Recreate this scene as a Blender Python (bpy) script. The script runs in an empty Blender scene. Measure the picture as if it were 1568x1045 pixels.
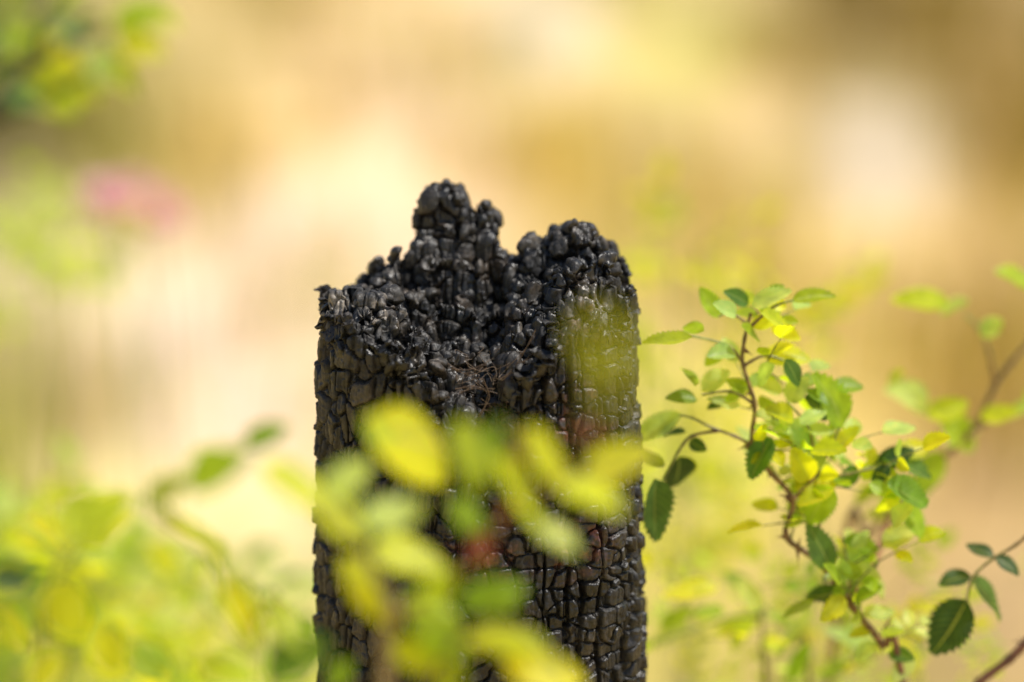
import bpy, math, random
import numpy as np
from mathutils import Vector
random.seed(7); rng=np.random.default_rng(11); np.random.seed(5)
scene=bpy.context.scene

# ---------------------------------------------------------------- camera
PITCH=math.radians(13); D=1.25; LENS=85.0
CAM=np.array([0,-D*math.cos(PITCH),1.0+D*math.sin(PITCH)])
FW=np.array([0,math.cos(PITCH),-math.sin(PITCH)]); UP=np.array([0,math.sin(PITCH),math.cos(PITCH)])
cd=bpy.data.cameras.new("camera"); cam=bpy.data.objects.new("camera",cd); scene.collection.objects.link(cam)
cam.location=CAM.tolist(); cam.rotation_euler=(math.pi/2-PITCH,0,0)
cd.lens=LENS; cd.sensor_width=36; cd.clip_start=0.01; cd.clip_end=2000
cd.dof.use_dof=True; cd.dof.focus_distance=1.21; cd.dof.aperture_fstop=1.9
scene.camera=cam
# pixel helpers: turn image pixel coordinates (a,b) plus a depth y into metres
def ray(a,b):
    k=36/LENS/1568
    return FW+np.array([1,0,0])*(a-784)*k-UP*(b-522.5)*k
def at(a,b,y):
    r=ray(a,b); return CAM+r*(y-CAM[1])/r[1]
def gnd(a,b):
    r=ray(a,b); return CAM-r*CAM[2]/r[2]

# ---------------------------------------------------------------- light
S=Vector((0.50,-0.06,0.86)).normalized()
sd=bpy.data.lights.new("sun",'SUN'); so=bpy.data.objects.new("sun",sd); scene.collection.objects.link(so)
so.rotation_euler=S.to_track_quat('Z','Y').to_euler(); so.location=(3,0,6)
sd.energy=5; sd.angle=math.radians(.5); sd.color=(1,.96,.89)
w=bpy.data.worlds.new("World"); scene.world=w; w.use_nodes=True
nt=w.node_tree; bg=nt.nodes['Background']; sk=nt.nodes.new('ShaderNodeTexSky'); sk.sky_type='NISHITA'
sk.sun_disc=False; sk.sun_elevation=math.asin(S.z); sk.sun_rotation=math.atan2(S.x,S.y)
nt.links.new(sk.outputs[0],bg.inputs[0]); bg.inputs[1].default_value=.12
scene.view_settings.view_transform='Standard'; scene.view_settings.look='None'; scene.view_settings.exposure=0

# ---------------------------------------------------------------- noise
def h3(ix,iy,iz,s):
    n=(ix.astype(np.int64)*374761393+iy.astype(np.int64)*668265263+iz.astype(np.int64)*2147483647+s*1274126177)&0xFFFFFFFF
    n=((n^(n>>13))*1103515245+12345)&0xFFFFFFFF
    n=((n^(n>>15))*2246822519)&0xFFFFFFFF
    n=n^(n>>16)
    return (n&0xFFFFFF).astype(np.float64)/0xFFFFFF
def vn(p,s=0):
    i=np.floor(p).astype(np.int64); f=p-i; f=f*f*(3-2*f); r=0
    for dx in (0,1):
        wx=f[:,0] if dx else 1-f[:,0]
        for dy in (0,1):
            wy=f[:,1] if dy else 1-f[:,1]
            for dz in (0,1):
                wz=f[:,2] if dz else 1-f[:,2]
                r=r+wx*wy*wz*h3(i[:,0]+dx,i[:,1]+dy,i[:,2]+dz,s)
    return r*2-1
def fbm(p,o=3,s=0):
    r=0;a=1
    for k in range(o):
        r=r+a*vn(p*2**k,s+k*17); a*=.5
    return r
def voro(p,s=0,j=.9,box=True):
    i=np.floor(p).astype(np.int64); f=p-i
    F1=np.full(len(p),9.);F2=F1.copy();ID=np.zeros(len(p))
    for dx in (-1,0,1):
        for dy in (-1,0,1):
            for dz in (-1,0,1):
                a,b,c=i[:,0]+dx,i[:,1]+dy,i[:,2]+dz
                h=h3(a,b,c,s)
                qx=dx+.5+j*(h-.5)-f[:,0]; qy=dy+.5+j*(h*53.7%1-.5)-f[:,1]; qz=dz+.5+j*(h*917.3%1-.5)-f[:,2]
                if box:
                    qx*=qx;qy*=qy;qz*=qz
                    d=np.sqrt(np.sqrt(qx*qx+qy*qy+qz*qz))
                else: d=np.sqrt(qx*qx+qy*qy+qz*qz)
                m=d<F1
                F2=np.where(m,F1,np.minimum(F2,d)); ID=np.where(m,h*3571.7%1,ID); F1=np.where(m,d,F1)
    return F1,F2,ID
def sst(a,b,x):
    t=np.clip((x-a)/(b-a),0,1); return t*t*(3-2*t)

# ---------------------------------------------------------------- node helpers
def newmat(n):
    m=bpy.data.materials.new(n); m.use_nodes=True; t=m.node_tree
    return m,t,t.nodes['Principled BSDF'],t.nodes['Material Output']
def N(t,ty,**k):
    n=t.nodes.new(ty)
    for a,b in k.items(): setattr(n,a,b)
    return n
def math_(t,op,a,b=None):
    n=N(t,'ShaderNodeMath',operation=op)
    for i,v in enumerate((a,b)):
        if v is None: continue
        if isinstance(v,(int,float)): n.inputs[i].default_value=v
        else: t.links.new(v,n.inputs[i])
    return n.outputs[0]
def bigmesh(name,V,Q,Tn=None,cols=None,smooth=True,link=True):
    me=bpy.data.meshes.new(name); nq=len(Q); ntr=0 if Tn is None else len(Tn)
    me.vertices.add(len(V)); me.vertices.foreach_set('co',np.asarray(V,dtype=np.float32).ravel())
    loops=Q.ravel() if ntr==0 else np.concatenate([Q.ravel(),Tn.ravel()])
    me.loops.add(len(loops)); me.loops.foreach_set('vertex_index',loops.astype(np.int32))
    me.polygons.add(nq+ntr)
    ls=np.concatenate([np.arange(nq)*4,nq*4+np.arange(ntr)*3]).astype(np.int32)
    me.polygons.foreach_set('loop_start',ls)
    me.update(calc_edges=True); me.validate()
    me.polygons.foreach_set('use_smooth',np.full(len(me.polygons),smooth))
    if cols is not None:
        ca=me.color_attributes.new('col','FLOAT_COLOR','POINT')
        cc=np.ones((len(V),4),np.float32); cc[:,:3]=cols; ca.data.foreach_set('color',cc.ravel())
    ob=bpy.data.objects.new(name,me); scene.collection.objects.link(ob); return ob

# ---------------------------------------------------------------- charred post
CX=-0.0190; AX=.0812; AY=.068
ctl=[]
def c(a,b,y,wt=1.0): 
    p=at(a,b,y/100.); ctl.append((p[0],p[1],p[2],wt))
for q in [(492,468,-2),(510,486,-3.5),(540,494,-5),(590,512,-6),(615,540,-6.3),(640,570,-6.5),(665,610,-6.6),(690,645,-6.8),(740,668,-7),(770,650,-7),(790,600,-7),(805,560,-6.8),(840,530,-6.6),(890,510,-6),(940,500,-4.5),(966,500,-2),
 (520,456,-2),(560,464,-3),(600,474,-4),(630,515,-4.6),(660,550,-4.6),(700,605,-5),(740,645,-5.4),(765,620,-5.3),(785,550,-5),(805,505,-4),(840,480,-4.2),(890,465,-4),(940,465,-3),
 (500,450,0),(550,445,0),(600,453,-1.6),(640,495,-2),(680,525,-2),(720,550,-2.4),(750,590,-3.4),(775,530,-2.4),(800,465,-1.6),(820,435,-1),(870,410,-1.2),(920,415,-1.2),(960,445,0),(962,462,1.5),
 (500,450,3),(545,444,2.5),(572,418,1.6),(592,410,2.2),(605,400,2),(613,406,2.6),(620,430,1.6),(618,428,3.3),(632,440,.8),(650,455,.3),(690,460,.2),(730,465,.2),(765,475,.6),(795,425,1.5),(812,390,1.5),(822,380,2.2),(835,380,1.6),(857,358,1.6),(866,351,2.4),(880,347,1.6),(890,349,2.4),(898,358,1.6),(908,380,1.8),(930,380,1.8),(938,386,2.6),(950,409,2),(956,429,2),
 (628,384,2.4),(634,370,2.7),(644,358,2.8),(640,395,4.0),(642,400,5.0),(655,308,3.5),(658,300,4.2),(668,294,3.6),(686,287,4.0),(700,294,4.0),(704,300,3.5),(690,294,4.8),(667,298,5.0),(711,328,3.5),(728,320,3.5),(742,322,3.6),(742,326,4.4),(725,326,4.7),(753,356,3.4),(760,387,3.4),(767,400,3),(782,406,4),(800,414,3.6),(685,350,2.5),(660,360,2.3),(715,362,2.5),(735,372,2.4),(690,410,1.4),(660,415,1.4),(730,415,1.6),
 (520,470,6),(580,450,5.5),(615,440,5),(632,420,5.6),(665,330,5.8),(690,310,6),(735,350,5.6),(780,412,6),(830,420,5),(880,390,4.6),(930,410,4.6),(955,440,4)]: c(*q)
ctl=np.array(ctl)
def H(x,y):
    p=np.stack([x*100,y*100,np.zeros_like(x)],1)
    wx=x+.0013*fbm(p*1.1,2,5); wy=y+.0013*fbm(p*1.1+7.3,2,9)
    d2=(wx[:,None]-ctl[None,:,0])**2+(wy[:,None]-ctl[None,:,1])**2+.5e-6
    k=(1e-5/d2)**3.3
    h=(k*ctl[None,:,2]).sum(1)/k.sum(1)
    q=np.stack([wx*100/1.3,wy*100/1.3,np.zeros_like(x)+.5],1)
    F1,F2,ID=voro(q,21)
    h=h+(ID-.5)*.011 -.006*(1-sst(0,.11,F2-F1))
    return h
NT=620; NR=210; NS=60; ZL=.78
th=np.linspace(0,2*np.pi,NT,endpoint=False)
nn=3.0
rad=1/((np.abs(np.cos(th))/AX)**nn+(np.abs(np.sin(th))/AY)**nn)**(1/nn)
rc=np.stack([np.cos(th)*2,np.sin(th)*2,np.zeros(NT)],1)
rad=rad*(1+.014*fbm(rc*1.3,3,4))
rr=np.linspace(0.002,1,NR)
X=CX+rr[:,None]*rad[None,:]*np.cos(th); Y=rr[:,None]*rad[None,:]*np.sin(th)
Z=H(X.ravel(),Y.ravel()).reshape(X.shape)
Z[-1]-=.0012
top=np.stack([X,Y,Z],2)
t=np.linspace(0,1,NS+1)[1:]
ze=Z[-1]
def sidegrid(sZ):
    dz=np.clip(1.03-sZ,-.05,.45); sc=1+.24*dz
    return np.stack([CX+.012*dz+sc*rad*np.cos(th),sc*rad*np.sin(th),sZ],2)
side=sidegrid(ze[None,:]*(1-t[:,None])+ZL*t[:,None])
G=np.concatenate([top,side],0); R=G.shape[0]
def gquads(R,off=0):
    idx=np.arange(R*NT).reshape(R,NT)+off
    A=idx[:-1];B=idx[1:]
    return np.stack([A,B,np.roll(B,-1,1),np.roll(A,-1,1)],2).reshape(-1,4),idx
Qd,idx=gquads(R)
V0=np.concatenate([G.reshape(-1,3),[[CX,0,Z[0].mean()]],[[CX,0,ZL]]]); cen=R*NT
T1=np.stack([np.full(NT,cen),idx[0],np.roll(idx[0],-1)],1); T2=np.stack([np.full(NT,cen+1),np.roll(idx[-1],-1),idx[-1]],1)
tmp=bigmesh('tmp',V0,Qd,np.concatenate([T1,T2]))
md=tmp.modifiers.new('r','REMESH'); md.mode='VOXEL'; md.voxel_size=.00056; md.adaptivity=0
dg=bpy.context.evaluated_depsgraph_get(); ev=tmp.evaluated_get(dg); me=bpy.data.meshes.new_from_object(ev)
nv=len(me.vertices); P=np.empty(nv*3,np.float32); me.vertices.foreach_get('co',P); P=P.reshape(-1,3).astype(float)
Nn=np.empty(nv*3,np.float32); me.vertex_normals.foreach_get('vector',Nn); Nn=Nn.reshape(-1,3).astype(float)
LP=np.empty(len(me.loops),np.int32); me.loops.foreach_get('vertex_index',LP); 
QR=LP.reshape(-1,4)
bpy.data.objects.remove(tmp)
E=np.concatenate([QR[:,[0,1]],QR[:,[1,2]],QR[:,[2,3]],QR[:,[3,0]]])
for _ in range(3):
    acc=Nn.copy()
    for k in range(3): acc[:,k]+=np.bincount(E[:,0],Nn[E[:,1],k],nv)
    Nn=acc/(np.linalg.norm(acc,axis=1,keepdims=True)+1e-12)
ct=((P-np.array([CX,0,0]))*Nn)[:,:2].sum(1)
if ct[P[:,2]<.9].mean()<0: Nn=-Nn
low=sidegrid(np.repeat(np.linspace(ZL+.004,-.05,70)[:,None],NT,1))
QL,_=gquads(70,nv)
NL=np.stack([np.cos(th)+0*low[:,:,0],np.sin(th)+0*low[:,:,0],0*low[:,:,0]],2).reshape(-1,3)
P=np.concatenate([P,low.reshape(-1,3)]); Nn=np.concatenate([Nn,NL]); quads=np.concatenate([QR,QL])
pc=P*100
ang=np.arctan2(P[:,1],P[:,0]-CX); rad_i=np.interp(ang%(2*np.pi),np.append(th,2*np.pi),np.append(rad,rad[0]))
rel=np.hypot(P[:,0]-CX,P[:,1])/(rad_i*(1+.24*np.clip(1.03-P[:,2],-.05,.45)))
inner=1-sst(.90,.965,rel); out_=1-inner
wp=pc+np.stack([fbm(pc*.7,2,61),fbm(pc*.7+3.1,2,62),fbm(pc*.7+9,2,63)],1)*np.array([.20,.20,.14])
# long vertical fissures (contour lines of stretched noise)
fz=vn(pc*np.array([1.0,1.0,.07])+4,201)+.22*vn(pc*np.array([2.6,2.6,.5]),202)
fis=1-sst(0,.17,np.abs(fz))
fz2=vn(pc*np.array([2.0,2.0,.18])+8,205)+.25*vn(pc*np.array([4,4,.8]),206)
fis2=1-sst(0,.2,np.abs(fz2))
# alligator blocks: squat ones low on the right, tall narrow ones left and on top
F1,F2,ID=voro(wp*np.array([1/1.12,1/1.12,1/.84]),71,.72); e1=F2-F1
K1,K2,KID=voro((wp+3)*np.array([1/.90,1/.90,1/1.35]),83,.8); e2=K2-K1
J1,J2,JID=voro((wp+7)*np.array([1/.36,1/.36,1/.46]),87,.8); e3=J2-J1
zone=sst(-.25,.25,(P[:,0]-CX-.005)/.06+ (0.93-P[:,2])/.10+.7*fbm(pc*.2,2,90))*out_
d =-.0050*fis*(.85*out_+.55*inner)
d+=-.0018*fis2*(1-.6*zone)*(1-.5*inner)
d+=-.0037*(1-sst(.0,.12,e1))*zone+(ID-.5)*.0040*zone
d+=-.0038*(1-sst(.0,.12,e2))*(1-zone)+(KID-.5)*.0050*(1-zone)*(.7+.5*inner)
d+=.0016*inner*np.sqrt(np.clip(1-K1*1.2,0,1))
d+=-.0006*(1-sst(.0,.16,e3))*(.5-.2*inner)+(JID-.5)*.0008*(.5-.1*inner)
d+=.0034*fbm(pc*np.array([.40,.40,.12]),3,101)+.0005*fbm(pc*np.array([4,4,1.0]),2,111)+.0002*fbm(pc*6,2,121)
P2=P+Nn*d[:,None]
# colour
n1=fbm(pc*.5,3,131)[:,None]; n2=fbm(pc*2.2,3,141)
col=np.array([.011,.0100,.0088])+np.array([.015,.012,.009])*sst(-.3,.9,n1)
col=col+np.array([.032,.027,.020])*((KID[:,None]-.55)*1.4).clip(0)
def gs(a,b,y,r):
    g=at(a,b,y/100)*100; return np.exp(-((pc-g)**2).sum(1)/r**2)
upw=sst(.2,.8,Nn[:,2])
ash_glint=gs(597,466,-4,.8)*1.6+gs(522,472,-3,.9)*1.1+gs(920,465,-3,1.1)*.35+gs(870,460,-4,1.2)*.25  # ash on the left ledge; sun glints painted pale on the right crown
ash_glint=ash_glint*sst(.0,.6,n2+.25)+.20*inner*upw*sst(.3,.8,n2)
ash_glint=np.clip(ash_glint,0,1)[:,None]
red=np.clip(gs(900,655,-6.5,1.6)+gs(885,840,-6.5,1.3)*1.1+gs(880,480,-5.5,1.2)*.5+gs(760,850,-7,1.2)*.8+gs(690,850,-7,1)*.4,0,1)*sst(-.3,.6,n2)
red=red[:,None]*.8
br=(sst(.2,.9,fbm(pc*.35+5,2,151))*.35*out_+inner*sst(.1,1,fbm(pc*.8,2,161))*.5)[:,None]
col=col*(1-br)+np.array([.065,.046,.030])*br
col=col*(1-red)+np.array([.17,.058,.037])*red
col=col*(1-ash_glint)+np.array([.36,.32,.27])*ash_glint
col=np.clip(col,0,1)
post=bigmesh('charred_post',P2,quads,None,col)
m,t_,bs,out=newmat('charcoal')
at_=N(t_,'ShaderNodeAttribute',attribute_name='col')
tc=N(t_,'ShaderNodeTexCoord'); mp=N(t_,'ShaderNodeMapping'); mp.inputs['Scale'].default_value=(1100,1100,140)
t_.links.new(tc.outputs['Object'],mp.inputs[0])
nz=N(t_,'ShaderNodeTexNoise'); nz.inputs['Scale'].default_value=1; nz.inputs['Detail'].default_value=3; t_.links.new(mp.outputs[0],nz.inputs['Vector'])
nb=N(t_,'ShaderNodeTexNoise'); nb.inputs['Scale'].default_value=420; nb.inputs['Detail'].default_value=4; t_.links.new(tc.outputs['Object'],nb.inputs['Vector'])
mx=N(t_,'ShaderNodeMix',data_type='RGBA',blend_type='MULTIPLY'); mx.inputs[0].default_value=1
cr=N(t_,'ShaderNodeValToRGB'); cr.color_ramp.elements[0].position=.35; cr.color_ramp.elements[0].color=(.5,.5,.5,1); cr.color_ramp.elements[1].position=.7; cr.color_ramp.elements[1].color=(1.6,1.5,1.4,1)
t_.links.new(nb.outputs[0],cr.inputs[0]); t_.links.new(at_.outputs['Color'],mx.inputs[6]); t_.links.new(cr.outputs[0],mx.inputs[7])
t_.links.new(mx.outputs[2],bs.inputs['Base Color'])
ns_=N(t_,'ShaderNodeTexNoise'); ns_.inputs['Scale'].default_value=90; ns_.inputs['Detail'].default_value=3; t_.links.new(tc.outputs['Object'],ns_.inputs['Vector'])
rr_=N(t_,'ShaderNodeMapRange'); rr_.inputs[1].default_value=.4; rr_.inputs[2].default_value=.62; rr_.inputs[3].default_value=.30; rr_.inputs[4].default_value=.64
t_.links.new(ns_.outputs[0],rr_.inputs[0]); t_.links.new(rr_.outputs[0],bs.inputs['Roughness'])
ad=math_(t_,'ADD',nz.outputs[0],math_(t_,'MULTIPLY',nb.outputs[0],.6))
bp=N(t_,'ShaderNodeBump'); bp.inputs['Strength'].default_value=.75; bp.inputs['Distance'].default_value=.0005
t_.links.new(ad,bp.inputs['Height']); t_.links.new(bp.outputs[0],bs.inputs['Normal'])
bs.inputs['Specular IOR Level'].default_value=.55
post.data.materials.append(m)

# ---------------------------------------------------------------- leaf / bark materials
def leafmat(name,rough=.42):
    m,t,bs,out=newmat(name)
    a=N(t,'ShaderNodeAttribute',attribute_name='col'); lc=N(t,'ShaderNodeAttribute',attribute_name='lc')
    sx=N(t,'ShaderNodeSeparateXYZ'); t.links.new(lc.outputs['Vector'],sx.inputs[0])
    ab=math_(t,'ABSOLUTE',sx.outputs[1])
    ph=math_(t,'SUBTRACT',math_(t,'MULTIPLY',sx.outputs[0],9.),math_(t,'MULTIPLY',ab,2.4))
    sn=math_(t,'ABSOLUTE',math_(t,'SINE',math_(t,'MULTIPLY',ph,math.pi)))
    vein=math_(t,'POWER',math_(t,'SUBTRACT',1.,sn),4.)
    midr=math_(t,'LESS_THAN',ab,.06)
    vm=math_(t,'MAXIMUM',math_(t,'MULTIPLY',vein,.5),midr)
    tc=N(t,'ShaderNodeTexCoord'); nz=N(t,'ShaderNodeTexNoise'); nz.inputs['Scale'].default_value=140; nz.inputs['Detail'].default_value=2
    t.links.new(tc.outputs['Object'],nz.inputs['Vector'])
    cr=N(t,'ShaderNodeValToRGB'); cr.color_ramp.elements[0].position=.3; cr.color_ramp.elements[0].color=(.78,.8,.75,1); cr.color_ramp.elements[1].position=.7; cr.color_ramp.elements[1].color=(1.25,1.2,1.1,1)
    t.links.new(nz.outputs[0],cr.inputs[0])
    mu=N(t,'ShaderNodeMix',data_type='RGBA',blend_type='MULTIPLY'); mu.inputs[0].default_value=1
    t.links.new(a.outputs['Color'],mu.inputs[6]); t.links.new(cr.outputs[0],mu.inputs[7])
    mv=N(t,'ShaderNodeMix',data_type='RGBA'); t.links.new(math_(t,'MULTIPLY',vm,.45),mv.inputs[0]); t.links.new(mu.outputs[2],mv.inputs[6]); mv.inputs[7].default_value=(.38,.46,.14,1)
    t.links.new(mv.outputs[2],bs.inputs['Base Color']); bs.inputs['Roughness'].default_value=rough
    bp=N(t,'ShaderNodeBump'); bp.inputs['Strength'].default_value=.8; bp.inputs['Distance'].default_value=.0008
    t.links.new(math_(t,'SUBTRACT',nz.outputs[0],vm),bp.inputs['Height']); t.links.new(bp.outputs[0],bs.inputs['Normal'])
    tr=N(t,'ShaderNodeBsdfTranslucent'); m2=N(t,'ShaderNodeMix',data_type='RGBA',blend_type='MULTIPLY'); m2.inputs[0].default_value=1
    m2.inputs[7].default_value=(2.7,2.4,.7,1); t.links.new(mv.outputs[2],m2.inputs[6]); t.links.new(m2.outputs[2],tr.inputs[0])
    ms=N(t,'ShaderNodeMixShader'); ms.inputs[0].default_value=.55
    t.links.new(bs.outputs[0],ms.inputs[1]); t.links.new(tr.outputs[0],ms.inputs[2]); t.links.new(ms.outputs[0],out.inputs[0])
    return m
LEAF=leafmat('rose_leaf')
BARK,t,bs,out=newmat('rose_bark')
a=N(t,'ShaderNodeAttribute',attribute_name='col'); tc=N(t,'ShaderNodeTexCoord'); nz=N(t,'ShaderNodeTexNoise'); nz.inputs['Scale'].default_value=300; nz.inputs['Detail'].default_value=4
t.links.new(tc.outputs['Object'],nz.inputs['Vector'])
mu=N(t,'ShaderNodeMix',data_type='RGBA',blend_type='MULTIPLY'); mu.inputs[0].default_value=1
cr=N(t,'ShaderNodeValToRGB'); cr.color_ramp.elements[0].position=.3; cr.color_ramp.elements[0].color=(.5,.5,.5,1); cr.color_ramp.elements[1].position=.7; cr.color_ramp.elements[1].color=(1.5,1.5,1.4,1)
t.links.new(nz.outputs[0],cr.inputs[0]); t.links.new(a.outputs['Color'],mu.inputs[6]); t.links.new(cr.outputs[0],mu.inputs[7]); t.links.new(mu.outputs[2],bs.inputs['Base Color'])
bs.inputs['Roughness'].default_value=.45
bp=N(t,'ShaderNodeBump'); bp.inputs['Strength'].default_value=.5; bp.inputs['Distance'].default_value=.0005; t.links.new(nz.outputs[0],bp.inputs['Height']); t.links.new(bp.outputs[0],bs.inputs['Normal'])

COL={'b':(.35,.46,.022),'y':(.50,.54,.018),'g':(.20,.33,.026),'d':(.036,.078,.020),'p':(.44,.55,.20),'m':(.08,.16,.028)}
def unit(v): return v/(np.linalg.norm(v)+1e-12)
class Plant:
    def __init__(s): s.V=[];s.F=[];s.C=[];s.L=[];s.M=[];s.n=0
    def put(s,V,F,col,lc,mi):
        s.F+= [tuple(x+s.n for x in f) for f in F]; s.M+=[mi]*len(F)
        s.V.append(V); s.C.append(np.broadcast_to(np.array(col),(len(V),3))); s.L.append(lc); s.n+=len(V)
    def leaf(s,b,tip,wr=.5,col='b',nrm=None,rows=21,fold=None,curl=None,roll=None):
        b=np.array(b,float); tip=np.array(tip,float); ax=tip-b; L=np.linalg.norm(ax); ax=ax/L
        if nrm is None:
            nrm=np.array([random.uniform(-.35,.5),-.62+random.uniform(-.3,.3),.8+random.uniform(-.3,.3)])
        sd_=unit(np.cross(nrm,ax)); up=np.cross(ax,sd_)
        fold=random.uniform(.1,.6) if fold is None else fold; curl=random.uniform(-.05,.28) if curl is None else curl
        W=L*wr*.57; ts=np.linspace(0,1,rows); V=[];lc=[]
        wob=random.uniform(-.06,.06); rd=random.random(); ph=random.uniform(0,6)
        for i,tt in enumerate(ts):
            w_=W*max(.0,math.sin(math.pi*tt**.80))**.68
            for sg in (-1,-.5,0,.5,1):
                yy=w_*sg; xx=tt*L
                if abs(sg)==1 and rows>=9:
                    if i%2==1: yy*=1.12; xx+=L*.035
                    else: yy*=.90
                zz=fold*abs(yy)-curl*L*(tt**2)*.8+ wob*W*math.sin(ph+tt*6)*sg+ .03*L*math.sin(ph*2+tt*9)*abs(sg)*.6
                V.append(b+ax*xx+sd_*(yy+wob*L*math.sin(tt*3.1))+up*zz); lc.append((tt,sg,rd))
        F=[]
        for i in range(rows-1):
            for j in range(4):
                F.append((i*5+j,(i+1)*5+j,(i+1)*5+j+1,i*5+j+1))
        cc=np.array(COL[col] if isinstance(col,str) else col)*random.uniform(.8,1.15)*np.array([random.uniform(.85,1.06),1,1])
        s.put(np.array(V),F,cc,np.array(lc),0)
    def tube(s,pts,r0,r1,col=(.12,.055,.03),col2=None,ns=7,wig=0,thorn=0):
        pts=np.array(pts,float); n=len(pts)
        out_=[]
        for i in range(n-1):
            p0=pts[max(i-1,0)];p1=pts[i];p2=pts[i+1];p3=pts[min(i+2,n-1)]
            for k in range(5):
                u=k/5; out_.append(.5*((2*p1)+(p2-p0)*u+(2*p0-5*p1+4*p2-p3)*u*u+(3*p1-p0-3*p2+p3)*u**3))
        out_.append(pts[-1]); q=np.array(out_); n=len(q); V=[]
        cols=[]
        for i in range(n):
            d_=unit(q[min(i+1,n-1)]-q[max(i-1,0)]); a_=unit(np.cross(d_,[.13,1,.2])); b_=np.cross(d_,a_)
            f=i/(n-1); r=(r0+(r1-r0)*f)*(1+random.uniform(-.08,.12)+(.25 if i%5==0 else 0))
            for k in range(ns):
                an=2*math.pi*k/ns; V.append(q[i]+r*(a_*math.cos(an)+b_*math.sin(an)))
                cols.append(np.array(col)*(1-f)+np.array(col2 if col2 else col)*f)
        F=[(i*ns+k,i*ns+(k+1)%ns,(i+1)*ns+(k+1)%ns,(i+1)*ns+k) for i in range(n-1) for k in range(ns)]
        s.F+= [tuple(x+s.n for x in f) for f in F]; s.M+=[1]*len(F)
        s.V.append(np.array(V)); s.C.append(np.array(cols)); s.L.append(np.zeros((len(V),3))); s.n+=len(V)
        if thorn:
            for _ in range(thorn):
                i=random.randint(1,n-2); d_=unit(q[i+1]-q[i-1]); sd_=unit(np.cross(d_,[random.uniform(-.4,.4),1,random.uniform(-.4,.4)]))*random.choice((-1,1))
                s.thorn(q[i],sd_-d_*.35,random.uniform(.004,.007),d_)
        return q
    def thorn(s,p,dr,L,along,col=(.20,.09,.05)):
        dr=unit(np.array(dr)); al=unit(np.array(along)); o=unit(np.cross(dr,al)); w_=L*.24
        V=[p+al*w_*1.3,p+o*w_*.4,p-al*w_*1.3,p-o*w_*.4,p+dr*L*.55+al*w_*.05,p+dr*L*.55+o*w_*.2-al*w_*.2,p+dr*L*.55-al*w_*.5,p+dr*L*.55-o*w_*.2-al*w_*.2,p+dr*L-al*L*.2]
        F=[(i,(i+1)%4,4+(i+1)%4,4+i) for i in range(4)]+[(4+i,4+(i+1)%4,8) for i in range(4)]
        s.put(np.array(V),F,col,np.zeros((9,3)),1)
    def compound(s,b,dr,L=.017,pairs=2,col='b',nrm=None,rows=17,wr=.55):
        b=np.array(b,float); dr=unit(np.array(dr,float))
        nrm=unit(np.array(nrm if nrm is not None else [random.uniform(-.5,.5),random.uniform(-.9,.2),.8]))
        sd_=unit(np.cross(nrm,dr)); nn_=np.cross(dr,sd_); RL=L*(.9+pairs*.85)
        pts=[b+dr*RL*f-nn_*RL*.12*f*f for f in (0,.35,.7,1)]
        s.tube(pts,L*.035,L*.018,col=(.24,.24,.05),ns=5)
        cl=col
        for k in range(pairs):
            f=.4+.6*k/pairs; pb=b+dr*RL*f-nn_*RL*.12*f*f
            for sg in (-1,1):
                dd=unit(dr*.55+sd_*sg*(.9+random.uniform(-.15,.15))+nn_*random.uniform(-.15,.4)); ll=L*random.uniform(.75,1)
                s.leaf(pb+dd*L*.08,pb+dd*ll,wr,cl if random.random()<.75 else random.choice('bgbp'),nn_+np.random.uniform(-.35,.35,3),rows)
        s.leaf(pts[-1],pts[-1]+unit(dr-nn_*.2)*L*1.15,wr,cl,nn_,rows)
    def hip(s,p,r,dr,col=(.5,.03,.02)):
        dr=unit(np.array(dr)); a_=unit(np.cross(dr,[.2,1,.1])); b_=np.cross(dr,a_); V=[];n=10;m_=9
        for i in range(m_):
            f=i/(m_-1); rr__=r*(math.sin(math.pi*min(max(f,.03),.97))**.7)*(1-.25*f)
            if i==m_-1: rr__=r*.25
            for k in range(n):
                an=2*math.pi*k/n; V.append(p+dr*(f-.5)*2.6*r+rr__*(a_*math.cos(an)+b_*math.sin(an)))
        F=[(i*n+k,i*n+(k+1)%n,(i+1)*n+(k+1)%n,(i+1)*n+k) for i in range(m_-1) for k in range(n)]
        F.append(tuple(range((m_-1)*n,m_*n)))
        s.put(np.array(V),F,col,np.zeros((len(V),3)),1)
        for k in range(5):
            an=k*1.257; dd=unit(dr*.6+a_*math.cos(an)+b_*math.sin(an)); q=p+dr*1.3*r
            s.leaf(q,q+dd*r*1.1,.3,'g',dr,5)
    def build(s,name,mats=None):
        V=np.concatenate(s.V); me=bpy.data.meshes.new(name); me.from_pydata(V.tolist(),[],s.F)
        ca=me.color_attributes.new('col','FLOAT_COLOR','POINT'); cc=np.ones((len(V),4),np.float32); cc[:,:3]=np.concatenate(s.C); ca.data.foreach_set('color',cc.ravel())
        la=me.attributes.new('lc','FLOAT_VECTOR','POINT'); la.data.foreach_set('vector',np.concatenate(s.L).astype(np.float32).ravel())
        for m in (mats or (LEAF,BARK)): me.materials.append(m)
        me.polygons.foreach_set('material_index',s.M); me.polygons.foreach_set('use_smooth',[True]*len(s.F)); me.update()
        ob=bpy.data.objects.new(name,me); scene.collection.objects.link(ob); return ob
def path(l,y,root=None):
    r=[]
    for q in l: r.append(at(q[0],q[1],(q[2] if len(q)>2 else y)))
    if root:
        p=r[0]; r=[np.array([p[0]+root[0],p[1]+root[1],-.02]),np.array([p[0]+root[0]*.6,p[1]+root[1]*.6,p[2]*.5])]+r
    return r
def leaves(pl,y,lst,rows=21,jit=.012,wmul=1,**k):
    for q in lst:
        yy=y+random.uniform(-jit,jit)
        pl.leaf(at(q[0],q[1],yy),at(q[2],q[3],yy+random.uniform(-.012,.012)),q[4]*wmul,q[5],rows=rows,**k)

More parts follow.
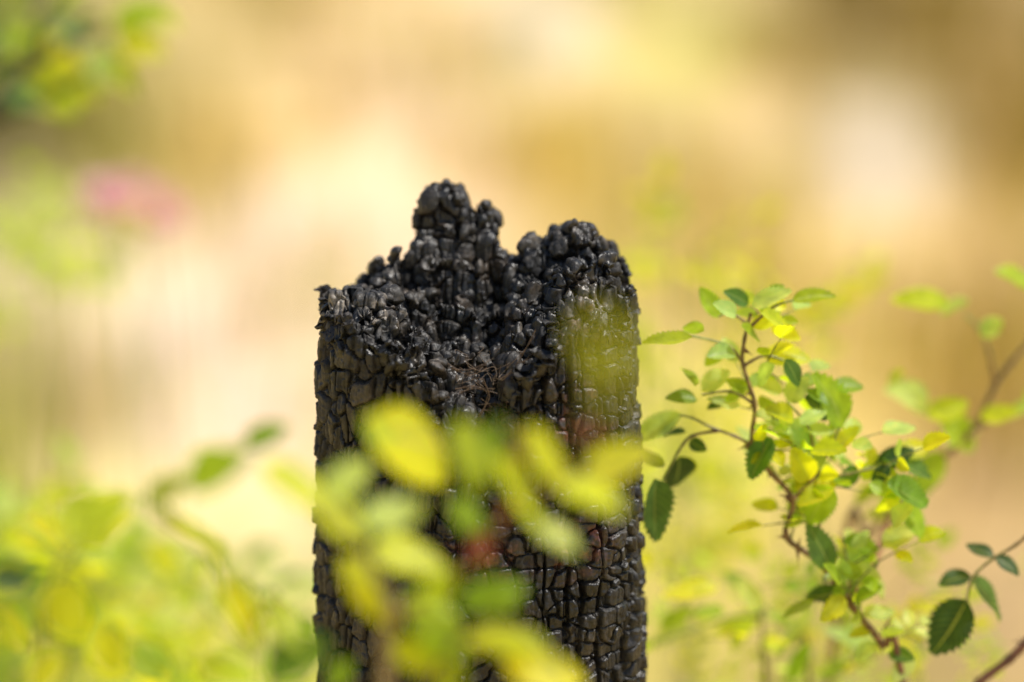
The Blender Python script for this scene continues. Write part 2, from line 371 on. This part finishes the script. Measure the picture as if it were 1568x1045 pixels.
# ---------------------------------------------------------------- in-focus wild rose
r=Plant(); y0=.012
main=r.tube(path([(1385,1060),(1352,990),(1302,925),(1255,862),(1204,822),(1214,766),(1180,724),(1152,682),(1156,620),(1138,560),(1140,520),(1150,480)],y0,root=(.12,.06)),.0022,.0008,(.20,.09,.05),(.26,.17,.06),thorn=8)
for a_,b_,dx,dy in [(1205,822,-18,-2),(1222,832,2,38),(1352,968,18,-36),(1214,766,-22,-14),(1152,680,-24,6),(1150,600,-14,8),(1290,915,-16,14)]:
    p=at(a_,b_,y0); e=at(a_+dx,b_+dy,y0-.002); r.thorn(p,e-p,np.linalg.norm(e-p),[.3,0,1])
RB=(.22,.11,.05); GB=(.28,.32,.08)
for l in [[(1152,682),(1125,668),(1090,655),(1060,640),(1040,636)],[(1100,660),(1060,668),(1040,690),(1015,735)],[(1214,766),(1240,742),(1290,728),(1350,715),(1365,712)],[(1240,742),(1270,690),(1285,655)],[(1240,742),(1245,700),(1238,655),(1205,615)],
          [(1302,925),(1300,880),(1290,825)],[(1262,865),(1255,800),(1275,745)],[(1140,560),(1115,530),(1060,515)],[(1140,560),(1170,545),(1200,552)],[(1150,500),(1120,480),(1100,485)],[(1150,500),(1185,470),(1215,460)],[(1350,735),(1380,770),(1395,790)],[(1156,620),(1120,600),(1075,605)],[(1302,925),(1330,890),(1345,860)]]:
    r.tube(path(l,y0),.0010,.0006,RB,GB,ns=6)
leaves(r,y0,[(1045,635,963,675,.38,'p'),(1040,700,1035,748,.75,'d'),(1003,733,1003,828,.55,'m'),(1068,612,1022,606,.45,'g'),(1050,663,1012,666,.5,'d'),(1056,675,1082,690,.6,'d'),(1083,628,1118,616,.45,'d'),(1018,715,974,692,.5,'b'),(1075,600,1116,568,.6,'p'),(1064,592,1046,558,.5,'b'),
 (1102,487,1070,442,.5,'b'),(1146,466,1112,446,.5,'m'),(1152,470,1208,440,.45,'p'),(1175,452,1200,436,.5,'g'),(1212,462,1281,450,.32,'b'),(1204,472,1158,456,.45,'y'),(1060,517,983,524,.32,'b'),(1078,508,1044,498,.5,'b'),(1150,500,1195,482,.45,'y'),(1128,480,1100,462,.5,'p'),(1165,480,1205,498,.5,'y'),(1135,500,1165,520,.5,'b'),(1180,500,1225,520,.5,'y'),(1125,540,1085,545,.5,'p'),(1110,530,1080,560,.5,'b'),
 (1168,546,1242,545,.5,'y'),(1186,558,1160,592,.65,'p'),(1202,550,1222,592,.5,'m'),(1147,590,1108,612,.5,'b'),(1206,615,1236,580,.6,'p'),(1200,600,1150,577,.55,'p'),(1272,637,1231,608,.5,'d'),(1290,657,1256,574,.5,'b'),(1238,690,1188,652,.55,'b'),(1182,670,1148,734,.5,'m'),(1248,700,1206,640,.5,'p'),(1266,692,1278,648,.45,'b'),(1240,735,1215,690,.55,'y'),(1215,640,1175,625,.55,'y'),(1225,650,1265,625,.5,'p'),(1230,720,1265,700,.5,'b'),
 (1350,704,1436,720,.46,'m'),(1338,722,1400,690,.42,'d'),(1310,712,1292,748,.6,'m'),(1278,738,1222,765,.5,'y'),(1275,745,1238,802,.65,'b'),(1330,740,1372,762,.5,'b'),(1358,738,1422,772,.5,'g'),(1382,768,1415,822,.6,'b'),(1348,742,1400,735,.5,'b'),(1362,712,1335,742,.5,'d'),(1370,745,1345,790,.5,'y'),(1395,770,1370,810,.5,'p'),(1320,735,1345,700,.5,'b'),
 (1288,826,1345,846,.5,'g'),(1310,850,1332,905,.55,'p'),(1298,860,1278,892,.55,'p'),(1272,872,1244,806,.5,'m'),(1290,908,1234,914,.5,'d'),(1286,930,1262,942,.6,'m'),(1330,880,1352,918,.5,'p'),(1342,862,1298,826,.45,'b'),(1310,922,1352,900,.5,'g'),(1300,905,1275,875,.5,'b'),(1315,870,1340,840,.5,'b'),(1305,840,1330,812,.5,'p'),(1345,985,1310,1015,.5,'p'),(1350,975,1385,960,.5,'b'),(1360,1000,1400,1010,.5,'m'),(1320,940,1370,935,.5,'p'),(1335,960,1300,975,.5,'b')],jit=.014)
for k in range(14,len(main)-14,3):
    dr=np.array([random.uniform(-.5,.9),random.uniform(-.6,.9),random.uniform(-.1,1)])
    r.compound(main[k],dr,L=random.uniform(.013,.018),pairs=random.choice((1,2)),col=random.choice('bypbgpy'))
for (a_,b_) in [(1240,742),(1270,690),(1245,700),(1300,728),(1350,715),(1300,880),(1255,800),(1170,565),(1175,500),(1330,890),(1200,600),(1210,650),(1345,860)]:
    p=at(a_,b_,y0)
    for _ in range(2): r.compound(p,[random.uniform(-1,.8),random.uniform(-.3,1),random.uniform(-.2,.35)],L=random.uniform(.013,.018),pairs=1,col=random.choice('bbpyypg'))
r.hip(at(1268,885,y0-.01),.0030,[.5,-.2,.6],(.40,.44,.22))
c2=r.tube(path([(1580,975),(1545,1010),(1500,1045),(1490,1070)],.03)[::-1],.0026,.0022,(.17,.07,.04),thorn=3)
r.tube([at(1490,1070,.03),at(1480,1200,.04)*[1,1,.8],np.array([.30,.06,-.02])],.0026,.0032,(.12,.06,.04))
r.tube(path([(1590,805),(1555,835),(1520,856),(1490,885),(1480,925)],.015),.0011,.0007,(.25,.13,.06),GB,ns=6)
r.tube(path([(1590,805),(1640,900),(1620,1000),(1580,975)],.015),.0015,.0022,(.16,.07,.04))
leaves(r,.015,[(1481,918,1424,1000,.62,'d'),(1488,888,1540,946,.58,'m'),(1487,882,1438,893,.58,'d'),(1522,852,1480,832,.5,'d'),(1524,854,1561,880,.55,'d'),(1395,1000,1370,1045,.5,'p')],jit=.004,fold=.25,curl=.12)
r.build('wild_rose_bush')

# slightly defocused rose, right and behind
b=Plant()
yb=.16
s1=b.tube(path([(1290,860,.18),(1330,820),(1380,760),(1430,712),(1490,660),(1522,595),(1545,560),(1590,510)],yb,root=(-.02,.10)),.0026,.0014,(.32,.18,.10),(.30,.20,.09),thorn=6)
b.tube(path([(1524,590),(1515,540),(1500,505),(1478,482)],yb),.0012,.0008,RB,GB)
b.tube(path([(1490,660),(1530,640),(1570,632),(1610,640)],yb),.0012,.0008,RB,GB)
b.tube(path([(1590,510),(1640,700),(1650,1000)],yb,)+[np.array([.34,.18,-.02])],.002,.003,RB)
leaves(b,yb,[(1452,466,1366,453,.46,'b'),(1440,480,1484,462,.7,'p'),(1502,516,1534,490,.65,'p'),(1590,445,1534,408,.5,'b'),(1420,632,1358,596,.65,'p'),(1420,640,1482,614,.55,'b'),(1440,648,1500,686,.55,'b'),(1500,640,1560,625,.5,'b'),(1568,600,1600,660,.5,'b'),(1440,690,1405,760,.5,'b'),(1340,760,1420,800,.45,'b'),(1400,790,1330,780,.5,'p'),
  (1360,590,1385,570,.5,'b'),(1545,640,1590,610,.5,'p'),(1350,740,1310,770,.5,'b'),(1380,760,1430,740,.5,'g'),(1500,655,1450,680,.5,'p')],jit=.02)
b.tube(path([(1172,1060),(1168,1000),(1166,940),(1150,900)],.14,root=(.02,.05)),.0022,.001,RB,GB)
b.tube(path([(1166,945),(1120,945),(1060,965),(1000,985)],.14),.0012,.0008,GB)
b.tube(path([(1240,1060),(1215,985),(1170,930)],.15,root=(.04,.05)),.0018,.001,RB,GB)
leaves(b,.14,[(1100,898,1015,910,.34,'y'),(1150,902,1106,876,.45,'g'),(1165,935,1138,888,.45,'p'),(1166,940,1096,962,.4,'b'),(1176,930,1220,925,.4,'p'),(1172,946,1232,962,.35,'b'),(1060,962,985,985,.4,'p'),(1110,935,1060,940,.4,'b'),(1246,926,1186,1008,.22,'p'),(1150,950,1120,1000,.35,'b'),(1290,960,1340,985,.5,'p'),(1300,1010,1250,1040,.4,'g'),(1240,985,1200,1045,.3,'g'),(1330,1000,1270,960,.3,'p'),(1010,960,1060,930,.4,'b'),(1000,985,960,1000,.4,'b')],jit=.03)
b.tube(path([(1300,925,.1),(1340,850,.11),(1365,790,.12)],.1),.0024,.0016,(.26,.08,.05))
for _ in range(42):
    p=at(random.uniform(1030,1560),random.uniform(890,1090),random.uniform(.12,.4)); b.compound(p,[random.uniform(-1,1),random.uniform(-.5,.5),random.uniform(0,1)],L=.015,pairs=2,col=random.choice('bbgpyy'),rows=6)
b.build('wild_rose_bush')

# ---------------------------------------------------------------- foreground rose spray (out of focus)
f=Plant(); yf=-.35
f.tube(path([(590,1080),(600,950),(562,850),(500,765),(420,715)],yf,root=(-.02,-.05)),.0030,.0012,(.52,.30,.18),GB)
f.tube(path([(600,950),(700,880),(770,790),(800,700),(760,640)],yf),.0012,.0007,(.30,.10,.06),(.34,.16,.07))
f.tube(path([(770,790),(850,740),(920,720),(1000,690)],yf),.0010,.0007,(.30,.12,.06),GB)
f.tube(path([(800,700),(700,690),(600,660)],yf),.0010,.0007,(.30,.12,.06),GB)
f.tube(path([(860,740,-.40),(900,650,-.46),(930,540,-.62)],yf),.0008,.0005,(.25,.12,.05),GB)
f.tube(path([(640,1080),(700,980),(790,960),(860,1030)],yf),.0012,.0009,(.2,.1,.04),GB)
leaves(f,yf,[(555,642,698,738,.50,'y'),(700,640,735,760,.42,'b'),(800,655,872,742,.46,'y'),(758,700,768,640,.45,'g'),(752,700,848,812,.48,'y'),(852,738,958,788,.45,'y'),(892,738,1008,682,.42,'y'),(400,712,504,772,.42,'y'),(468,756,567,837,.46,'y'),(498,768,566,700,.55,'p'),(550,800,652,764,.52,'p'),(522,852,608,968,.34,'y'),(562,843,692,876,.46,'y'),(612,918,714,997,.62,'b'),(700,925,808,896,.42,'g'),(710,978,838,978,.44,'b'),(766,1016,898,1047,.46,'y'),(585,990,695,1045,.48,'b'),(820,800,888,846,.5,'p'),(650,930,700,870,.42,'b'),(690,760,745,835,.40,'g'),(640,985,720,1010,.42,'b'),(540,1010,500,1060,.45,'g'),(590,690,560,640,.4,'b'),(720,1040,660,1080,.5,'b'),(790,940,740,900,.4,'g')],rows=7,jit=.02)
f.leaf(at(895,500,-.60),at(965,560,-.60),.55,'y',rows=7)
f.leaf(at(925,570,-.60),at(968,630,-.60),.45,'y',rows=7)
f.hip(at(735,838,yf),.0045,[.2,0,-1],(.42,.07,.05)); f.hip(at(905,665,yf-.02),.0030,[.1,0,-1],(.28,.05,.03))
f.build('wild_rose_bush')

# left side foreground spray
g=Plant(); yl=-.34
g.tube(path([(420,1080),(380,960),(330,860),(250,790),(190,760)],yl,root=(-.05,-.03)),.0020,.001,(.60,.50,.20),GB)
g.tube(path([(330,860),(240,760),(300,720),(420,660)],yl),.0009,.0007,GB)
g.tube(path([(60,1080),(70,950),(110,840),(180,770)],yl,root=(-.05,-.03)),.0016,.001,(.25,.22,.08),GB)
leaves(g,yl,[(222,775,292,735,.55,'b'),(285,745,372,690,.5,'b'),(375,685,442,648,.5,'g'),(350,700,300,690,.4,'b'),(95,765,160,840,.75,'b'),(120,835,192,750,.65,'b'),(30,800,110,840,.6,'y'),(-20,880,50,900,.6,'d'),(10,900,70,870,.5,'m'),(240,790,320,840,.35,'y'),(345,880,298,800,.3,'y'),(405,1040,512,985,.55,'m'),(300,1015,400,1045,.5,'b'),(80,890,130,980,.6,'y'),(400,920,470,1000,.3,'b'),(340,880,390,990,.3,'y'),(-10,930,60,985,.5,'y'),(150,950,190,1040,.5,'y'),(100,1000,40,1060,.6,'y'),(200,990,260,1040,.5,'g')],rows=7,jit=.03)
g.build('wild_rose_bush')

# upper-left branch
u=Plant(); yu=-.33
u.tube([np.array([-.62,-.2,-.02]),np.array([-.52,-.25,.6]),at(-260,300,yu),at(-60,205,yu),at(40,110,yu),at(130,60,yu),at(230,40,yu)],.005,.001,(.06,.045,.03),(.12,.08,.04))
u.tube(path([(-60,205),(40,165),(120,120),(180,110)],yu),.0022,.001,(.06,.045,.03),(.10,.08,.04))
u.tube(path([(40,110),(50,50),(90,-10),(110,-60)],yu),.0018,.001,(.06,.045,.03),(.10,.08,.04))
leaves(u,yu,[(130,62,70,20,.5,'m'),(20,90,50,20,.5,'b'),(170,55,258,5,.55,'b'),(180,60,255,84,.6,'y'),(130,85,215,130,.6,'b'),(120,90,10,140,.75,'y'),(50,110,115,178,.7,'b'),(160,70,150,130,.6,'p'),(50,60,0,40,.5,'b'),(30,150,-30,170,.5,'d'),(0,180,50,140,.5,'d'),(80,10,130,-30,.5,'b'),(180,115,240,62,.5,'y'),(10,60,30,110,.5,'d'),(-20,120,30,90,.5,'m'),(100,50,150,20,.4,'m'),(0,10,40,-20,.5,'b'),(90,110,150,155,.5,'b'),(190,40,240,-10,.55,'b'),(20,180,80,150,.4,'d'),(-30,60,40,70,.5,'m'),(60,90,130,120,.5,'y'),(210,20,270,40,.5,'b'),(0,140,70,160,.5,'m'),(70,60,40,100,.5,'d')],rows=7,jit=.03)
u.build('wild_rose_bush')

# low leafy shrubs behind the post
def shrub(name,boxes,cols,n,L=(.02,.035)):
    k=Plant()
    for (a0,a1,b0,b1,ya,yb_) in boxes:
        base=at((a0+a1)/2,b1,(ya+yb_)/2); root=np.array([base[0],base[1],-.02])
        for _ in range(n):
            y=random.uniform(ya,yb_); tip=at(random.uniform(a0,a1),b0+(b1-b0)*random.random()**.6,y)
            mid_=np.array([(root[0]*.5+tip[0]*.5),(root[1]*.5+tip[1]*.5),tip[2]*.55])
            if _%3==0: q=k.tube([root+np.array([random.uniform(-.04,.04),random.uniform(-.04,.04),0]),mid_,tip],.002,.001,(.24,.18,.08),GB,ns=4)
            for __ in range(2):
                k.compound(tip+np.random.uniform(-.02,.02,3),[random.uniform(-1,1),random.uniform(-.7,.7),random.uniform(-.2,1)],L=random.uniform(*L),pairs=2,col=random.choice(cols),rows=5,wr=.5)
    return k.build(name)
shrub('leafy_shrub',[(-60,480,900,1150,.35,.9),(-80,200,810,1000,.5,1.0)],'yyybbpgm',38)
shrub('leafy_shrub',[(960,1130,560,760,.7,1.2),(1000,1180,780,900,.5,.8)],'yyb',8)
shrub('leafy_shrub',[(-60,120,300,450,1.0,1.6)],'pbb',12)
shrub('leafy_shrub',[(1000,1100,370,460,.7,.9),(1150,1280,470,560,.5,.8)],'yy',4,(.018,.026))

# ---------------------------------------------------------------- ground & dry meadow
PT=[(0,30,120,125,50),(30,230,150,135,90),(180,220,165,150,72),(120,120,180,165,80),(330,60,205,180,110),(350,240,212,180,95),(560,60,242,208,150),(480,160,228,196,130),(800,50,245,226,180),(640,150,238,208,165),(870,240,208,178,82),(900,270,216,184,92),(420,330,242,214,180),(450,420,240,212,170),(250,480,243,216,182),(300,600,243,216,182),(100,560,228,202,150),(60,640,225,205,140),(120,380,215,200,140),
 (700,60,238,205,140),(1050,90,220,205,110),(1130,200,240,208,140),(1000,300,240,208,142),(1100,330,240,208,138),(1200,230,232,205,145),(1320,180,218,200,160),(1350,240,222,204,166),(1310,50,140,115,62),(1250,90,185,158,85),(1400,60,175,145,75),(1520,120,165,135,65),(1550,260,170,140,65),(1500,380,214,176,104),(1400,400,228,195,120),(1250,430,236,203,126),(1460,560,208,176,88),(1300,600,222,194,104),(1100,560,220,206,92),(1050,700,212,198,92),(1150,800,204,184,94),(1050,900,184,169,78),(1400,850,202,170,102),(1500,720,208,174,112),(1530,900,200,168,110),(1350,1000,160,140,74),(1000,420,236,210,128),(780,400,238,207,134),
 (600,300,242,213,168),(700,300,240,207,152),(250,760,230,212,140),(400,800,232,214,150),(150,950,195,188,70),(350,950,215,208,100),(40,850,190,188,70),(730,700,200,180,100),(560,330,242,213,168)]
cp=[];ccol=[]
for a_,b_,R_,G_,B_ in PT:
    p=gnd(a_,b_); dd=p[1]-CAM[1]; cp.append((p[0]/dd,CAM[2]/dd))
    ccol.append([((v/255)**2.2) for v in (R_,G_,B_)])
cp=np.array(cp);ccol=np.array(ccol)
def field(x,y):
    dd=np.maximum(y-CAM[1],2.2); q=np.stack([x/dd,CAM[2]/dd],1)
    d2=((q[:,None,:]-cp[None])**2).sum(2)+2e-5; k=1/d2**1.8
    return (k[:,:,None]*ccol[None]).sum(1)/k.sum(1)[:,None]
g1=np.sinh(np.linspace(-6.2,6.2,260)); g1=g1/g1.max()*600
g2=np.sinh(np.linspace(-5.8,6.2,300)); g2=g2/g2.max()*600
GX,GY=np.meshgrid(g1,g2+4)
gx=GX.ravel();gy=GY.ravel()
gz=.05*fbm(np.stack([gx*.35,gy*.35,gx*0],1),3,7)-.02
gz=gz*sst(1.5,4,np.hypot(gx,gy))
rr2=np.hypot(gx,gy); gz+=sst(40,500,rr2)*14*(1+.5*fbm(np.stack([gx*.006,gy*.006,gx*0],1),2,8))
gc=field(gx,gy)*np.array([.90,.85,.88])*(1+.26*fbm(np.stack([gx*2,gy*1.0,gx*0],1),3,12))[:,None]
gi=np.arange(len(gx)).reshape(GX.shape)
gq=np.stack([gi[:-1,:-1],gi[:-1,1:],gi[1:,1:],gi[1:,:-1]],2).reshape(-1,4)
ground=bigmesh('ground',np.stack([gx,gy,gz],1),gq,None,np.clip(gc,0,.88))
GM,t,bs,out=newmat('dry_soil_litter')
a=N(t,'ShaderNodeAttribute',attribute_name='col'); tc=N(t,'ShaderNodeTexCoord'); nz=N(t,'ShaderNodeTexNoise'); nz.inputs['Scale'].default_value=14; nz.inputs['Detail'].default_value=5
t.links.new(tc.outputs['Object'],nz.inputs['Vector'])
cr=N(t,'ShaderNodeValToRGB'); cr.color_ramp.elements[0].position=.35; cr.color_ramp.elements[0].color=(.8,.8,.77,1); cr.color_ramp.elements[1].position=.65; cr.color_ramp.elements[1].color=(1.15,1.15,1.15,1)
mu=N(t,'ShaderNodeMix',data_type='RGBA',blend_type='MULTIPLY'); mu.inputs[0].default_value=1
t.links.new(nz.outputs[0],cr.inputs[0]); t.links.new(a.outputs['Color'],mu.inputs[6]); t.links.new(cr.outputs[0],mu.inputs[7]); t.links.new(mu.outputs[2],bs.inputs['Base Color']); bs.inputs['Roughness'].default_value=.9
bp=N(t,'ShaderNodeBump'); bp.inputs['Distance'].default_value=.01; t.links.new(nz.outputs[0],bp.inputs['Height']); t.links.new(bp.outputs[0],bs.inputs['Normal'])
ground.data.materials.append(GM)

NB=42000
yy=-2+ 22*rng.random(NB)**1.25
hw=.9+(yy+1.3).clip(0)*.42
xx=(rng.random(NB)*2-1)*hw
cl=fbm(np.stack([xx*1.8,yy*1.1,xx*0],1),3,55); keep=(rng.random(NB)<sst(-.1,.6,cl))&~((np.hypot(xx,yy)<.12))
xx=xx[keep];yy=yy[keep];NB=len(xx)
hh=(.10+.32*rng.random(NB)**1.5)*(.7+.5*sst(-.5,.8,cl[keep])); hh*=np.where(yy<.5,.8,1)
wd=.0022+.003*rng.random(NB); wd*=1+.12*yy.clip(0)
an=rng.random(NB)*6.283; ln=an+rng.normal(0,1,NB); be=hh*(.10+.4*rng.random(NB))
sdx,sdy=np.cos(an)*wd,np.sin(an)*wd
z0=np.zeros(NB)-.03
def row(fz,fb,fw):
    x=xx+np.cos(ln)*be*fb; y=yy+np.sin(ln)*be*fb; z=z0+hh*fz
    return np.stack([x-sdx*fw,y-sdy*fw,z],1),np.stack([x+sdx*fw,y+sdy*fw,z],1)
a0,a1=row(0,0,1);b0,b1=row(.55,.3,.8);c0,_=row(1,1,0)
GV=np.stack([a0,a1,b0,b1,c0],1).reshape(-1,3)
o=np.arange(NB)*5
fq=np.stack([o,o+1,o+3,o+2],1); ft=np.stack([o+2,o+3,o+4],1)
fld=field(xx,yy)*(.75+.5*rng.random(NB))[:,None]
gcol=np.where((rng.random(NB)<.35)[:,None],fld*np.array([.80,.98,.45]),fld)
gcol=np.repeat(np.clip(gcol,0,.85),5,0)
grass=bigmesh('dry_grass',GV,fq,ft,gcol)
GR,t,bs,out=newmat('straw')
a=N(t,'ShaderNodeAttribute',attribute_name='col'); nz=N(t,'ShaderNodeTexNoise'); nz.inputs['Scale'].default_value=20; nz.inputs['Detail'].default_value=0
mu=N(t,'ShaderNodeMix',data_type='RGBA',blend_type='MULTIPLY'); mu.inputs[0].default_value=.12; t.links.new(a.outputs['Color'],mu.inputs[6]); t.links.new(nz.outputs['Color'],mu.inputs[7])
df=N(t,'ShaderNodeBsdfDiffuse'); t.links.new(mu.outputs[2],df.inputs[0])
tr=N(t,'ShaderNodeBsdfTranslucent'); t.links.new(mu.outputs[2],tr.inputs[0]); ms=N(t,'ShaderNodeMixShader'); ms.inputs[0].default_value=.45
t.links.new(df.outputs[0],ms.inputs[1]); t.links.new(tr.outputs[0],ms.inputs[2]); t.links.new(ms.outputs[0],out.inputs[0])
grass.data.materials.append(GR)

# pink wildflowers in the meadow
PK,t,bs,out=newmat('pink_petals'); bs.inputs['Roughness'].default_value=.6
nz=N(t,'ShaderNodeTexNoise'); nz.inputs['Scale'].default_value=80; cr=N(t,'ShaderNodeValToRGB'); cr.color_ramp.elements[0].color=(.92,.52,.56,1); cr.color_ramp.elements[1].color=(.97,.72,.74,1); t.links.new(nz.outputs[0],cr.inputs[0])
t.links.new(cr.outputs[0],bs.inputs['Base Color'])
tr=N(t,'ShaderNodeBsdfTranslucent'); t.links.new(cr.outputs[0],tr.inputs[0]); ms=N(t,'ShaderNodeMixShader'); ms.inputs[0].default_value=.4
t.links.new(bs.outputs[0],ms.inputs[1]); t.links.new(tr.outputs[0],ms.inputs[2]); t.links.new(ms.outputs[0],out.inputs[0])
def flower(a_,b_,y,s=.03):
    k=Plant(); h=at(a_,b_,y)
    k.tube([np.array([h[0]+.03,h[1],-.02]),np.array([h[0]+.02,h[1],h[2]*.5]),h],.003,.002,(.3,.34,.12))
    for i in range(40):
        an=i*2.4; el=-.1+1.5*(i/40); dd=np.array([math.cos(an)*math.cos(el),math.sin(an)*math.cos(el),math.sin(el)])
        k.leaf(h,h+dd*s*random.uniform(.8,1.1),.40,(.7,.3,.42),np.array([0,0,1.])+dd*.1,5)
    return k.build('pink_wildflower',(PK,BARK))
flower(170,325,1.3,.044); flower(240,345,1.4,.044); flower(205,300,1.7,.03)

# loose fibres in the split of the post
fb=Plant()
for _ in range(60):
    a_=random.gauss(738,24); b_=random.gauss(590,28); y=random.uniform(-.062,-.045); p=at(a_,b_,y)
    v=np.array([random.uniform(-1,1),random.uniform(-.5,.2),random.uniform(-.5,.8)])*random.uniform(.004,.012); k_=np.random.uniform(-.004,.004,3)
    fb.tube([p,p+v*.5+k_,p+v+k_*.3],.00016,.0001,(.16,.11,.075),ns=4)
for (l) in [[(780,565),(800,540),(822,508)],[(700,600),(725,590),(760,600)],[(690,560),(715,570),(745,560)],[(735,640),(745,605),(735,580)],[(770,580),(795,560),(812,545)]]:
    for k in range(3):
        fb.tube([at(a_+random.uniform(-5,5),b_+random.uniform(-5,5),-.064) for a_,b_ in l],.00022,.00012,(.14,.09,.06),ns=4)
fo=fb.build('wood_fibres',(BARK,BARK)); fo.parent=post
